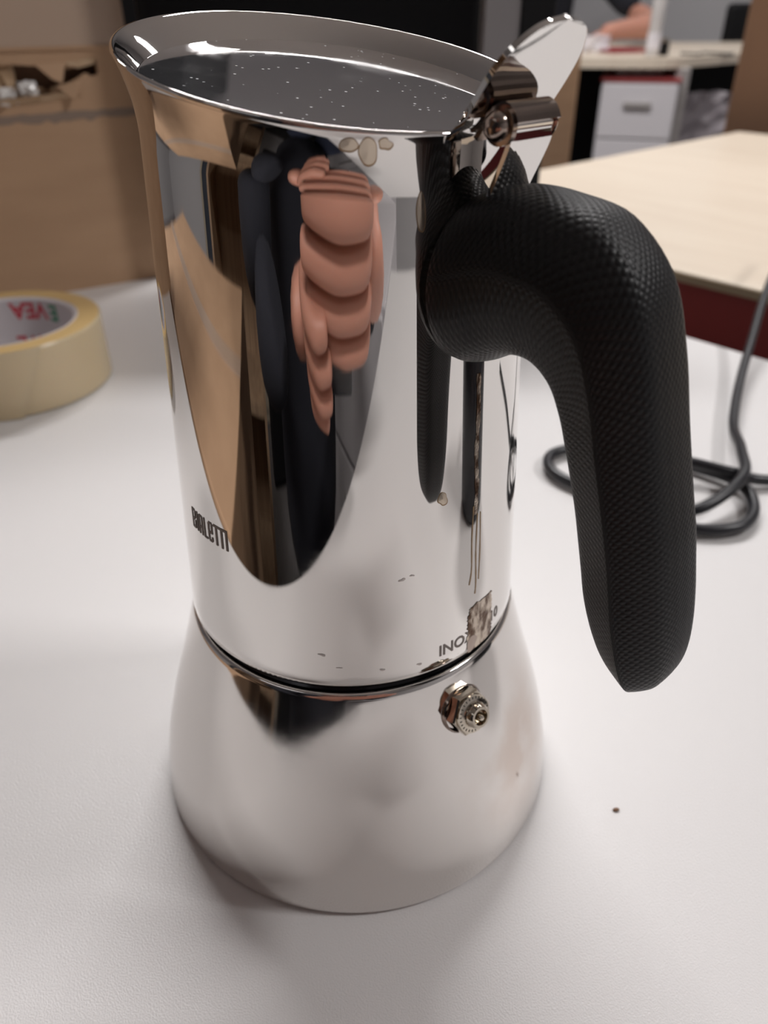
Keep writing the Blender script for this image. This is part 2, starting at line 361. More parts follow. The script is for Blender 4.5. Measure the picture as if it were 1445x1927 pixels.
# handle
ST = [((.0325, .1185), (.0320, .1428), .0112), ((.0345, .1182), (.0340, .1440), .0116), ((.0380, .1194), (.0370, .1450), .0116), ((.0415, .1214), (.0415, .1458), .0113), ((.0450, .1224), (.0470, .1455), .0112), ((.0480, .1219), (.0553, .1438), .0106),
      ((.0510, .1197), (.0625, .1374), .0102), ((.0532, .1160), (.0664, .1280), .0100), ((.0549, .1117), (.0691, .1181), .0100), ((.0565, .1072), (.0706, .1128), .0100), ((.0580, .1027), (.0722, .1073), .0100), ((.0593, .0980), (.0738, .1020), .0100),
      ((.0606, .0932), (.0750, .0968), .0100), ((.0619, .0883), (.0761, .0917), .0100), ((.0637, .0835), (.0770, .0865), .0096), ((.0658, .0793), (.0774, .0817), .0088), ((.0680, .0763), (.0770, .0780), .0074), ((.0700, .0745), (.0758, .0755), .0052), ((.0716, .0737), (.0742, .0742), .0026)]
inn = catmull([(*a, 0) for a, b, c in ST], 5); out = catmull([(*b, 0) for a, b, c in ST], 5); wid = catmull([(c, 0, 0) for a, b, c in ST], 5)
HX = [(-1, 0), (-1, -.22), (-.97, -.42), (-.80, -.60), (-.35, -.80), (.12, -.985), (.20, -1.0), (.28, -.97), (.60, -.78), (.92, -.50), (.99, -.22), (1, 0)]
HX = HX + [(a, -b) for a, b in HX[::-1][1:-1]]
HXC = catmull([(*p, 0) for p in HX + [HX[0]]], 4)[:-1]
NP = len(HXC); rows = []; uvl = [0.0]; cen = [(a + b) / 2 for a, b in zip(inn, out)]
for i in range(1, len(cen)): uvl.append(uvl[-1] + (cen[i] - cen[i - 1]).length)
for i in range(len(cen)):
    a, b, wd = inn[i], out[i], wid[i].x; half = (b - a) / 2; row = []
    f = i / (len(cen) - 1); k = max(0, min(1, (f - .12) / .25))
    for h in HXC:
        r_ = math.hypot(h.x, h.y); cc = h.x * k + h.x / r_ * (1 - k); ss = h.y * k + h.y / r_ * (1 - k)
        q = cen[i] + half * cc
        row.append(H(q.x, q.y, wd * ss))
    rows.append(row)
vs, fs = ringmesh(rows, True, True, True)
hd = mesh('handle', vs, fs, m_handle, pot, True)
ul = hd.data.uv_layers.new(name='UVMap')
per = 0.05 / 0.00075
for p in hd.data.polygons:
    idx = [hd.data.loops[l].vertex_index for l in p.loop_indices]
    js = [k % NP for k in idx]
    wrap = (max(js) - min(js)) > NP / 2
    for l, k in zip(p.loop_indices, idx):
        j = k % NP
        if wrap and j < NP / 2: j += NP
        ul.data[l].uv = (j / NP * round(per), uvl[k // NP] / 0.00075)

# boiler (lower chamber)
prof = [(0.0, -0.0022), (0.0490, -0.0022), (0.0498, -0.0018), (0.0502, -0.0008), (0.0501, 0.0014), (0.0496, 0.006), (0.0488, 0.011), (0.0475, 0.017), (0.0459, 0.023), (0.0441, 0.029), (0.0422, 0.035), (0.0404, 0.041), (0.0387, 0.047), (0.0376, 0.0508), (0.0372, 0.0520), (0.0367, 0.0527), (0.0361, 0.0529), (0.0357, 0.0526), (0.0352, 0.0515)]
pc = catmull([(a, b, 0) for a, b in prof[1:]], 3)
boiler = lathe('boiler', [(0.0, -0.0022)] + [(p.x, p.y) for p in pc], m_base, pot, 160); autosm(boiler, 60)
def rbase(z):
    for (r0, z0), (r1, z1) in zip(prof[5:], prof[6:]):
        if z0 <= z <= z1: return r0 + (r1 - r0) * (z - z0) / (z1 - z0)
    return .0372
lathe('screw_ring', [(.0346, .0510), (.0352, .0518), (.0354, .0528), (.0350, .0532), (.0352, .0536), (.0354, .0541), (.0350, .0546), (.0350, .0556)], m_groove, pot, 120)

# safety valve
VAZ = R(-56.3); VZ = 0.0435
er = Vector((math.cos(VAZ), math.sin(VAZ), 0)); nrm = (er + Vector((0, 0, 0.36))).normalized(); tx = Vector((-math.sin(VAZ), math.cos(VAZ), 0)); ty = nrm.cross(tx)
VM = Matrix((tx, ty, nrm)).transposed().to_4x4(); VM.translation = er * (rbase(VZ) - 0.0006) + Vector((0, 0, VZ))
valve = D.objects.new('safety_valve', None); COL.objects.link(valve); valve.parent = pot
vn = lathe('valve_nut', [(0, 0), (.0054, 0), (.0054, .0006), (.0050, .0012)], m_dark, valve, 40, VM)
rings = []
for r_, z_ in ((.0048, .0008), (.0050, .0012), (.0050, .0032), (.0047, .0036), (.0, .0037)):
    rings.append([VM @ Vector((max(r_, 1e-5) * math.cos(2 * PI * j / 6), max(r_, 1e-5) * math.sin(2 * PI * j / 6), z_)) for j in range(6)])
vs, fs = ringmesh(rings, True); mesh('hexagon', vs, fs, m_brass, valve)
lathe('valve_flange', [(0, .0036), (.0040, .0036), (.0042, .0039), (.0041, .0042), (.0030, .0043), (.0027, .0045), (.0026, .0058), (.0022, .0064), (.0017, .0064), (.0015, .0056), (.0015, .0048), (0, .0048)], m_brass, valve, 40, VM)
lathe('valve_stem', [(0, .0069), (.0005, .0068), (.0008, .0063), (.0008, .0047)], m_brass, valve, 16, VM)
bm = bmesh.new()
for k in range(26):
    a = 2 * PI * k / 26
    badd(bm, (.0033, -.00008, .0042), (.0038, .00008, .00432), 0, VM @ Matrix.Rotation(a, 4, 'Z'))
fromb('flange_marks', bm, m_hole, valve)

# etched maker's name, drawn as tall letters
def wrap_poly(name, polys, ph0, z0, mm, m, parent, off=0.00007):
    vs = []; fs = []
    for P in polys:
        base = len(vs)
        for x, y in P: vs.append(on_body(ph0 + x * mm / 0.0352, z0 + y * mm, off))
        fs.append(tuple(range(base, base + len(P))))
    return mesh(name, vs, fs, m, parent)
def rect(x0, y0, x1, y1): 
    n = max(1, int((x1 - x0) / .5)); 
    return [[(x0 + (x1 - x0) * i / n, y0), (x0 + (x1 - x0) * (i + 1) / n, y0), (x0 + (x1 - x0) * (i + 1) / n, y1), (x0 + (x1 - x0) * i / n, y1)] for i in range(n)]
L = []
x = 0.0
def stem(x, y0=0, y1=4.5, w=.55): return rect(x, y0, x + w, y1)
L += stem(0) + rect(.55, 0, 1.45, .5) + rect(.55, 1.95, 1.35, 2.5) + rect(.55, 4.0, 1.4, 4.5) + rect(1.15, .2, 1.7, 2.05) + rect(1.15, 2.4, 1.65, 4.2)            # B
L += stem(2.05)                                                                                                  # I
L += stem(2.95, 0, 4.1) + stem(3.95, 0, 4.1) + rect(3.5, 1.5, 3.95, 1.95) + [[(2.95, 4.1), (4.5, 4.1), (4.25, 4.45), (3.2, 4.45)]] + rect(3.4, 3.9, 4.0, 4.2)    # A
L += stem(4.85) + rect(5.4, 0, 6.1, .5)                                                                          # L
L += stem(6.4, .3, 4.2) + rect(6.65, 0, 7.75, .5) + rect(6.65, 4.0, 7.75, 4.5) + stem(7.4, 2.0, 4.2) + rect(6.95, 1.9, 7.95, 2.4) + stem(7.4, .3, 1.2)           # e
L += rect(8.2, 4.0, 12.2, 4.55) + stem(8.75, 0, 4.0, .6) + stem(10.3, 0, 4.0, .6) + stem(11.6, 0, 4.0, .6)       # T T I
wrap_poly('brand_lettering', L, R(-149.6), 0.0819, 0.00099, m_etch, pot)['label'] = 'etched lettering BIALETTI'
def text_on_body(name, txt, ph0, z0, size, xs, parent, m, slant=0.0):
    cu = D.curves.new(name, 'FONT'); cu.body = txt; cu.size = 1; cu.offset = 0.022; cu.resolution_u = 3
    o = D.objects.new(name, cu); COL.objects.link(o); dg = bpy.context.evaluated_depsgraph_get(); dg.update()
    me = D.meshes.new_from_object(o.evaluated_get(dg)); D.objects.remove(o)
    bm = bmesh.new(); bm.from_mesh(me); bmesh.ops.triangulate(bm, faces=bm.faces[:]); 
    bmesh.ops.subdivide_edges(bm, edges=[e for e in bm.edges if e.calc_length() > .3], cuts=2)
    for v in bm.verts:
        X, Y = v.co.x * xs * size, v.co.y * size
        v.co = on_body(ph0 + (X + slant * Y) / 0.0366, z0 + Y, 0.00006)
    bm.to_mesh(me); bm.free(); me.materials.clear()
    return link(name, me, m, parent)
text_on_body('grade_lettering', 'INOX 18/10', R(-63.3), 0.0584, 0.0037, 0.99, pot, m_etch)['label'] = 'etched lettering INOX 18/10'

# dried coffee drops, drips and scuffs: thin shapes following the steel
def blob(name, ph, z, wd, h, m, wob=0.12, off=.00005, seg=28, rnd=1, tail=0):
    rr = random.Random(rnd); c0 = on_body(ph, z, off * 1.5); vs = [c0]; ph_ = [rr.uniform(0, 6.28) for _ in range(3)]
    for j in range(seg):
        a = 2 * PI * j / seg; k = 1 + wob * (math.sin(2 * a + ph_[0]) + .6 * math.sin(3 * a + ph_[1]) + .4 * math.sin(5 * a + ph_[2]))
        dx, dy = wd * k * math.cos(a), h * k * math.sin(a)
        if dy < 0: dx *= 1 + tail * dy / h
        vs.append(on_body(ph + dx / .0345, z + dy, off))
    return mesh(name, vs, [(0, 1 + j, 1 + (j + 1) % seg) for j in range(seg)], m, pot)
def drop(ph, z, wd, h, rnd, wob=.06):
    blob('coffee_drop', ph, z, wd, h, m_dropedge, wob, .00004, 28, rnd)['label'] = 'dried pale brown drop'
    blob('coffee_drop', ph, z + .00008, wd - .00015, h - .00018, m_drop, wob, .00008, 28, rnd)['label'] = 'dried pale brown drop'
drop(R(-87.6), .1512, .0013, .0010, 3); drop(R(-83.2), .1503, .0014, .0018, 5); drop(R(-79.3), .1512, .0010, .0008, 9, .16)
drop(R(-69.6), .1420, .0008, .0028, 11)
drop(R(-62.4), .0943, .0010, .0014, 12, .15)
def runs(name, pts, wd, m, seed):
    rr = random.Random(seed); P = catmull([(a, b, 0) for a, b in pts], 6); L_ = []; 
    for i, p in enumerate(P):
        w_ = wd * (0.7 + .5 * rr.random()); L_.append([on_body(R(p.x) - w_ / .035, p.y, .00006), on_body(R(p.x) + w_ / .035, p.y, .00006)])
    vs, fs = ringmesh(L_, False); return mesh(name, vs, fs, m, pot)
runs('coffee_drip', [(-49.5, .1155), (-49.2, .108), (-49.6, .100), (-49.0, .094), (-49.3, .088)], .00055, m_coffee, 1)
runs('coffee_drip', [(-50.2, .090), (-50.6, .083), (-50.4, .076), (-51.3, .0725)], .00016, m_dropedge, 2)
runs('coffee_drip', [(-48.3, .088), (-48.6, .080), (-48.2, .0725), (-48.5, .0695)], .00016, m_dropedge, 3)
runs('coffee_drip', [(-46.9, .088), (-46.6, .080), (-46.9, .0725)], .00014, m_dropedge, 4)
rr = random.Random(21); L_ = []
for i in range(41):
    z_ = .0553 + (.0668 - .0553) * i / 40; sh = 1.2 * max(0, i / 40 - .8) * 5
    row = [on_body(R(a_), z_ + (rr.uniform(-.0003, .0003) if i in (0, 40) else 0) * (1 if i else 0), .00009) for a_ in [(-51.6 + rr.uniform(-.5, .5)) + sh + (38 * 0 + (-38.8 - rr.uniform(-.4, .4) + 51.6 - sh)) * q / 8 for q in range(9)]]
    L_.append(row)
vs, fs = ringmesh(L_, False); mesh('brown_patch', vs, fs, m_coffee, pot)['label'] = 'mottled brown dried coffee stain'
blob('brown_patch', R(-49.5), .0572, .0014, .0019, m_dark, .12, .0001, 30, 22)['label'] = 'dark brown patch low on the steel'  # small dark brown patch laid over the mottled stain
for i, (a, z, wd, h) in enumerate([(-100, .0632, .0006, .0003), (-82, .0590, .0004, .0003), (-70, .0583, .0006, .0002), (-75.5, .0795, .0006, .0003), (-72.4, .0800, .0004, .0002), (-95, .0602, .0005, .0001)]):
    blob('scuff_mark', R(a), z, wd, h, m_scr, .3, .00005, 18, 40 + i)

# ------------------------------------------------------------------ crumb
bm = bmesh.new(); bmesh.ops.create_icosphere(bm, subdivisions=2, radius=.0006)
for v in bm.verts: v.co = Vector((v.co.x * 1.3, v.co.y * .8, v.co.z * .6)) * (1 + .25 * random.random())
o = fromb('crumb', bm, m_cardd); o.location = (0.0638, -0.0272, .00035); tag(o, 'tiny brown crumb lying on the white desk right of the pot', 'crumb')

# ------------------------------------------------------------------ roll of clear tape
TR = 0.0505; TI = 0.0392; TH = 0.0335
tr = thing('tape_roll', 'roll of clear packing tape lying flat on the white desk', 'tape roll', (-0.1785, 0.2535, 0))
lathe('tape_winding', [(TI, .0004), (TR - .0008, .0004), (TR, .0012), (TR, TH - .001), (TR - .0008, TH)], m_tape, tr, 96)
lathe('winding_side', [(TR - .0008, TH), (TR - .004, TH + .0001), (TI + .002, TH), (TI, TH - .0002)], m_tapetop, tr, 96)
lathe('core', [(TI, TH - .0003), (TI - .0005, TH), (TI - .0008, TH - .0002), (TI - .0025, TH - .0012), (TI - .0025, .0006), (TI - .002, 0.0002), (TI, .0002)], m_core, tr, 96)
def core_text(txt, a0, z0, size, m, lbl):
    cu = D.curves.new('print', 'FONT'); cu.body = txt; cu.size = 1; cu.offset = 0.03; o = D.objects.new('p', cu); COL.objects.link(o); dg = bpy.context.evaluated_depsgraph_get(); dg.update()
    me = D.meshes.new_from_object(o.evaluated_get(dg)); D.objects.remove(o); bm = bmesh.new(); bm.from_mesh(me); bmesh.ops.triangulate(bm, faces=bm.faces[:])
    for v in bm.verts:
        X, Y = v.co.x * size, v.co.y * size; a = a0 + X / TI; r = TI - .00265
        v.co = Vector((r * math.cos(a), r * math.sin(a), z0 - Y))
    bm.to_mesh(me); bm.free(); me.materials.clear(); o = link('print', me, m, tr); o['label'] = lbl
core_text('E', R(58), .0300, .0125, m_grnink, 'green letter'); core_text('VEA', R(70), .0305, .0125, m_redink, 'red letters printed upside down'); core_text('AVE', R(72), .0115, .0120, m_redink, 'red letters printed upside down')
core_text('B', R(118), .0270, .0170, m_grnink, 'green letter')
# loose tape end
rows = []
for i in range(10):
    a = R(-78 + i * 3.2); r = TR + .0003 + .0012 * (i / 9)
    rows.append([Vector((r * math.cos(a - .05 * k), r * math.sin(a - .05 * k), TH * (1 - k / 6) + .0004)) for k in range(7)])
vs, fs = ringmesh(rows, False); mesh('loose_end', vs, fs, m_tape, tr, True)

# ------------------------------------------------------------------ cardboard box on the left, torn open
BA = R(29.5)
bx = thing('cardboard_box', 'brown cardboard box with a torn hole behind the tape roll', 'box', (-0.133, 0.4437, 0), BA)
W_ = 0.36; BH = 0.36; DP = 0.20
# front face with a real hole: pieces round the hole  (local x from -W to 0, y back)
hx0, hx1, hz0, hz1 = -0.098, -0.022, 0.121, 0.1375
fv = [(-W_, 0, 0), (0, 0, 0), (0, 0, BH), (-W_, 0, BH)]
hole = [(-0.105, .130), (-0.090, .139), (-0.072, .1395), (-0.058, .138), (-0.050, .1375), (-0.046, .1395), (-0.040, .1360), (-0.030, .1380), (-0.0215, .1405), (-0.022, .1325), (-0.026, .1315), (-0.030, .1335), (-0.037, .1300), (-0.041, .1285), (-0.047, .1265), (-0.056, .1225), (-0.070, .1185), (-0.090, .1175), (-0.102, .120)]
bm = bmesh.new()
outer = [bm.verts.new(v) for v in fv]; inner = [bm.verts.new((a, 0, b)) for a, b in hole]
es = [bm.edges.new((outer[i], outer[(i + 1) % 4])) for i in range(4)] + [bm.edges.new((inner[i], inner[(i + 1) % len(inner)])) for i in range(len(inner))]
bmesh.ops.triangle_fill(bm, edges=es, use_beauty=True)
g = bmesh.ops.extrude_face_region(bm, geom=bm.faces[:])
for v in g['geom']:
    if isinstance(v, bmesh.types.BMVert): v.co.y += .004
fromb('front_panel', bm, m_card, bx)
box('side_panel', (-0.004, .004, 0), (0, DP, BH), m_card, bx); box('side_panel', (-W_, .004, 0), (-W_ + .004, DP, BH), m_card, bx)
box('back_panel', (-W_, DP, 0), (0, DP + .004, BH), m_card, bx); box('bottom_panel', (-W_, 0.004, .0005), (0, DP, .004), m_card, bx); box('top_flap', (-W_, 0, BH), (0, DP, BH + .004), m_card, bx)
box('liner', (-W_ + .01, .014, .05), (-.01, .018, .30), m_cardd, bx)
# crumpled paper filling behind the hole
def crumple(name, lo, hi, m, seed, amp, parent, nx=18, nz=10, sm=False):
    rr = random.Random(seed); vs = []
    for i in range(nx):
        for k in range(nz):
            vs.append((lo[0] + (hi[0] - lo[0]) * i / (nx - 1) + rr.uniform(-amp, amp) * .4, lo[1] + rr.uniform(-amp, amp), lo[2] + (hi[2] - lo[2]) * k / (nz - 1) + rr.uniform(-amp, amp) * .4))
    fs = [(i * nz + k, (i + 1) * nz + k, (i + 1) * nz + k + 1, i * nz + k + 1) for i in range(nx - 1) for k in range(nz - 1)]
    return mesh(name, vs, fs, m, parent, sm)
crumple('paper_filling', (-0.118, .0035, .110), (-0.072, 0, .143), m_cardl, 3, .0024, bx)
crumple('paper_filling', (-0.080, .0035, .112), (-0.050, 0, .126), m_cardl, 4, .0025, bx)
crumple('plastic_film', (-0.106, -.0015, .1175), (-0.074, 0, .1275), m_film, 5, .003, bx, 12, 8)
crumple('plastic_film', (-0.072, -.001, .122), (-0.061, 0, .131), m_film, 8, .002, bx, 6, 6)
def flap(pts, m=m_cardl, y=-.0006, name='torn_flap'):
    n = len(pts); vs = [(a, y + dy, b) for a, dy, b in pts] + [(a, y + dy + .0015, b) for a, dy, b in pts]
    mesh(name, vs, [tuple(range(n)), tuple(range(2 * n - 1, n - 1, -1))] + [(i, (i + 1) % n, n + (i + 1) % n, n + i) for i in range(n)], m, bx)
flap([(-.050, 0, .1270), (-.033, 0, .1300), (-.041, -.006, .1190)], m_card)
flap([(-.060, 0, .1395), (-.041, 0, .1400), (-.047, -.008, .1290), (-.052, -.006, .1310)], m_card)
flap([(-.043, 0, .1395), (-.022, 0, .1420), (-.024, -.002, .1385), (-.035, -.003, .1365)])
flap([(-.105, 0, .1165), (-.060, 0, .1185), (-.035, 0, .1210), (-.045, -.003, .1235), (-.070, -.004, .1225), (-.095, -.003, .1205)])
# tape strip across the seam with a ragged lower edge, plus the seam crease
rr = random.Random(4); up_ = []; lw = []
N_ = 80
for i in range(N_):
    xx = -W_ + W_ * i / (N_ - 1)
    up_.append((xx, -.0002, .1125 + rr.uniform(-.0006, .0004))); lw.append((xx, -.0002, .1075 + rr.uniform(-.0016, .0012)))
mesh('glue_strip', up_ + lw, [(i, i + 1, N_ + i + 1, N_ + i) for i in range(N_ - 1)], mat('old_glue', (0.27, 0.20, 0.155), 0.6), bx)
box('seam_fold', (-W_, -.0012, .1462), (0, 0.0, .1485), m_card, bx, .0005)
box('tape_strip', (-W_, -.0002, .1485), (0, 0, .1900), m_ptape, bx)

# ------------------------------------------------------------------ portrait screen and slim speaker behind the pot
mon = thing('computer_monitor', 'black upright computer screen behind the coffee pot', 'monitor', (-0.014, 0.42, 0))
box('housing', (-.106, 0, .035), (.106, .018, .275), m_black, mon, .003)
box('screen', (-.100, -.0008, .045), (.100, .0002, .268), m_screen, mon)
box('stand_neck', (-.02, .014, .008), (.02, .026, .09), m_black, mon, .002); box('stand_base', (-.07, -.05, 0), (.03, .012, .008), m_black, mon, .002)
sp = thing('desk_speaker', 'slim black speaker column with a grey side panel right of the screen', 'speaker', (0.1045, 0.362, 0))
box('housing', (0, 0, 0), (.0195, .020, .225), m_black, sp, .001); box('side_panel', (-.0205, .001, .0), (0, .018, .222), m_greyp, sp, .0008)

# ------------------------------------------------------------------ cable tangle
cz = .0032
pts = [(0.36, 0.42, .06), (0.277, 0.335, .035), (0.218, 0.241, .012), (0.181, 0.173, cz + .003), (0.168, 0.138, cz + .006), (0.157, 0.113, cz + .007), (0.134, 0.0975, cz + .003), (0.118, .104, cz), (0.100, 0.117, cz), (0.089, 0.128, cz), (0.0855, 0.139, cz), (0.090, 0.1495, cz), (0.103, 0.153, cz), (0.127, 0.146, cz), (0.150, 0.132, cz), (0.160, 0.117, cz + .001), (0.158, 0.101, cz), (0.147, 0.089, cz), (0.129, 0.0885, cz), (0.115, 0.10, cz + .001), (0.118, 0.122, cz + .003), (0.135, 0.130, cz + .006), (0.157, 0.1225, cz + .004), (0.176, 0.121, cz), (0.24, 0.12, cz), (0.32, .10, cz)]
tag(tube('cable', pts, .0023, m_cable, None, 12, 8), 'tangled black cable on the white desk behind the handle', 'cable')

# ------------------------------------------------------------------ behind the beige desk
cb = thing('cardboard_box', 'tall cardboard box behind the left end of the beige desk', 'box', (0.235, 1.24, 0), R(8))
box('carton_body', (0, 0, FZ), (.160, .30, .13), m_card, cb, .003); box('carton_flap', (-.002, -.003, .131), (.163, .15, .134), m_card, cb)
cb = thing('cardboard_box', 'tall reddish brown cardboard box at the right edge of the picture', 'box', (0.640, 1.24, 0), R(-27))
m_card2 = mat('cardboard_red', (0.27, 0.155, 0.09), 0.75); noise_col(m_card2, (0.25, 0.14, 0.083), (0.28, 0.16, 0.095), 6, 4)
box('carton_body', (0, 0, FZ), (.45, .35, .32), m_card2, cb, .003); box('carton_flap', (-.01, -.004, .32), (.46, .18, .324), m_card2, cb)

bc = thing('added_dark_cabinet', 'added tall black cabinet out of view behind the screen, darkening the lid reflection', 'cabinet', (-0.62, 1.75, FZ), R(-8))  # unseen cabinet, added to darken the left of the lid reflection
box('body', (-.42, 0, 0), (.40, .40, 1.80), m_black, bc, .004)
for s_ in (-1, 1):
    d_ = box('door', (-.415 if s_ < 0 else .003, -.018, .05), (-.003 if s_ < 0 else .395, 0, 1.78), m_black, bc, .002); box('handle', (-.04 if s_ < 0 else .025, -.03, .9), (-.025 if s_ < 0 else .04, -.018, 1.05), m_metal, d_, .002)
# far desk
fd = thing('desk', 'far pale desk with a rounded corner and grey metal leg', 'desk', (1.0, 2.31, 0), R(-8))
bm = bmesh.new(); pl = []
rc = .10
corners = [(-0.60, 0, 1), (0.12, 0, 0), (0.9, .5, 1), (0.9, 1.3, 1), (-0.60, 1.3, 1)]
pl = [(-0.75, .06), (-.10, .0)] + [(-.10 + .12 * math.sin(a), .12 - .12 * math.cos(a) + 0) for a in [R(x) for x in (15, 30, 45)]] + [(.45, .50), (.75, .8), (.75, 1.15), (-.75, 1.15)]
f = bm.faces.new([bm.verts.new((a, b, .04)) for a, b in pl]); g = bmesh.ops.extrude_face_region(bm, geom=[f])
for v in g['geom']:
    if isinstance(v, bmesh.types.BMVert): v.co.z -= .025
fromb('tabletop', bm, m_beige, fd)
box('leg', (-.030, .03, FZ), (.012, .08, .015), m_metal, fd, .004); box('leg', (-.70, 1.05, FZ), (-.65, 1.10, .015), m_metal, fd, .004); box('leg', (.68, 1.05, FZ), (.72, 1.10, .015), m_metal, fd, .004)
box('underdesk_panel', (-.70, .7, -.45), (.6, .72, .015), m_black, fd)  # black sheet standing in for the darkness under the far desk
dw = thing('drawer_unit', 'white drawer unit under the far desk', 'drawer unit', (0.775, 2.38, 0), R(-19))
box('body', (0, .0, FZ), (.215, .45, -.018), m_white, dw, .003); box('top_board', (-.004, -.008, -.018), (.219, .45, -.010), m_red, dw)
for k, (z0, z1) in enumerate(((-.165, -.024), (-.310, -.170), (-.455, -.315), (-.70, -.46))):
    dr = box('drawer', (.004, -.014, z0), (.211, 0, z1), m_white, dw, .002)
    box('handle', (.068, -.022, z1 - .062), (.145, -.014, z1 - .045), m_metal, dr, .002)
# things under and on the far desk
o = crumple('paper_heap', (0.02, 0, -.006), (.16, 0, .012), m_paper, 12, .008, None, 12, 5)
o.location = (0.80, 2.40, 0); tag(o, 'crumpled pale bag lying on the white drawer unit', 'bag')
for k in range(2):
    pass
m_mag = mat('magenta_cover', (0.25, .02, .03), .5)
fo = box('folder', (0, 0, 0), (.16, .22, .008), m_mag, None, .001); fo.location = (0.86, 2.58, .0405); fo.rotation_euler = (0, 0, R(18)); tag(fo, 'dark red folder on the far desk beside the bottle', 'folder')
bt = thing('bottle', 'pale plastic bottle standing on the far desk', 'bottle', (.915, 2.40, .04))
lathe('bottle_body', [(0, 0), (.016, 0), (.019, .003), (.019, .06), (.0175, .07), (.0185, .085), (.0185, .14), (.012, .165), (.009, .175)], m_glass, bt, 32); lathe('cap', [(.0098, .172), (.0102, .174), (.0102, .19), (0, .191)], m_white, bt, 20)
lathe('bottle_label', [(.0193, .02), (.0193, .06)], m_paper, bt, 32)
tn = thing('jar', 'small dark jar just right of the bottle on the far desk', 'jar', (.965, 2.46, .04)); lathe('jar_body', [(0, 0), (.018, 0), (.02, .003), (.02, .03), (.017, .036)], m_black, tn, 24); lathe('lid', [(.0185, .034), (.0185, .044), (0, .045)], m_brass, tn, 24)
tag(tube('cable', [(1.04, 2.50, .043), (1.08, 2.46, .043), (1.12, 2.52, .043), (1.17, 2.46, .043), (1.20, 2.50, .043)], .0035, m_cable), 'small dark cable lying on the far desk by the wall', 'cable')
for k, (x_, y_, s_, mm_) in enumerate([(.78, 2.62, .03, m_paper), (.83, 2.70, .035, m_paper), (.72, 2.66, .028, m_hole)]):
    o = crumple('cloth', (-s_ * 1.5, 0, 0.0), (s_ * 1.5, 0, s_ * 1.2), mm_, 30 + k, .012, None, 8, 5, True); o.location = (x_, y_, .045)
    tag(o, ['crumpled white cloth on the far desk', 'pale crumpled wrapper behind the white cloth', 'dark crumpled bag left of the white cloth'][k], ['cloth', 'wrapper', 'bag'][k])
o = crumple('sack', (0, 0, 0), (.24, 0, .30), mat('grey_sack', (0.30, 0.27, 0.29), .5), 17, .012, None, 12, 12)
o.location = (1.06, 2.50, -.36); tag(o, 'crumpled grey plastic sack hanging under the far desk right of the leg', 'sack')
# chair back by the far wall
ch = thing('office_chair', 'black office chair by the far wall, only its back showing', 'chair', (1.84, 3.72, FZ))
box('backrest', (-.14, 0, .55), (.15, .05, .89), m_black, ch, .02); box('seat', (-.20, .06, .44), (.20, .46, .50), m_black, ch, .02); box('back_frame', (-.02, .02, .40), (.02, .045, .60), m_metal, ch)
lathe('column', [(0, .05), (.025, .05), (.025, .44), (0, .44)], m_metal, ch, 16, Matrix.Translation((0, .26, 0)))
for k in range(5):
    a = 2 * PI * k / 5; tube('leg', [(0, .26, .07), (.26 * math.cos(a), .26 + .26 * math.sin(a), .035)], .016, m_metal, ch, 8, 2)

# person at the far desk, forearm resting on it
def person(name, label, loc, rz, top, torso_r, arms, hands):
    pass
pf = thing('person', 'person seated at the far desk, bare forearm on the tabletop', 'person', (0, 0, 0))
V = [(0.85, 3.72, -.26), (0.85, 3.70, -.02), (0.85, 3.66, .20), (0.85, 3.62, .36), (.85, 3.58, .45), (.67, 3.60, .34), (1.03, 3.60, .34), (.60, 3.36, .14), (1.16, 3.34, .14)]
E_ = [(0, 1), (1, 2), (2, 3), (3, 4), (3, 5), (3, 6), (5, 7), (6, 8)]
skin('torso', V, E_, [(.17, .12), (.15, .11), (.17, .11), (.13, .09), .055, .07, .07, .05, .05], m_navy, pf)
def head(parent, c, s=1.0, fwd=Vector((0, -1, 0))):
    bm = bmesh.new(); bmesh.ops.create_uvsphere(bm, u_segments=32, v_segments=20, radius=.1)
    for v in bm.verts:
        x_, y_, z_ = v.co; k = 1 - .25 * max(0, -z_ / .1) ** 1.5
        v.co = Vector((x_ * .78 * k, y_ * .95 * (k if y_ > 0 else 1), z_ * 1.18))
        if y_ < -.05 and abs(x_) < .02 and -.03 < z_ < .02: v.co.y -= .018
    rot = Vector((0, -1, 0)).rotation_difference(fwd).to_matrix().to_4x4(); T_ = Matrix.Translation(c) @ rot
    bm.transform(T_); hd_ = fromb('head', bm, m_skin, parent, True)
    bm = bmesh.new(); bmesh.ops.create_uvsphere(bm, u_segments=32, v_segments=20, radius=.106)
    bmesh.ops.delete(bm, geom=[v for v in bm.verts if (v.co.y < -.045 and v.co.z < .05) or v.co.z < -.045], context='VERTS')
    for v in bm.verts: v.co = Vector((v.co.x * .82, v.co.y * .98, v.co.z * 1.18 + .004))
    bm.transform(T_); fromb('hair', bm, m_hair, parent, True)
    for sx in (-1, 1):
        bm = bmesh.new(); bmesh.ops.create_icosphere(bm, subdivisions=2, radius=.011); bm.transform(T_ @ Matrix.Translation((sx * .03, -.086, .0))); fromb('eye', bm, m_paper, hd_, True)
        bm = bmesh.new(); bmesh.ops.create_icosphere(bm, subdivisions=2, radius=.018); bm.transform(T_ @ Matrix.Translation((sx * .079, .0, -.01)) @ Matrix.Diagonal((.4, .7, 1.4, 1))); fromb('ear', bm, m_skin, hd_, True)
    bm = bmesh.new(); bmesh.ops.create_icosphere(bm, subdivisions=2, radius=.02); bm.transform(T_ @ Matrix.Translation((0, -.078, -.055)) @ Matrix.Diagonal((1, .4, .3, 1))); fromb('mouth', bm, m_skin, hd_, True)
head(pf, Vector((.85, 3.53, .58)))
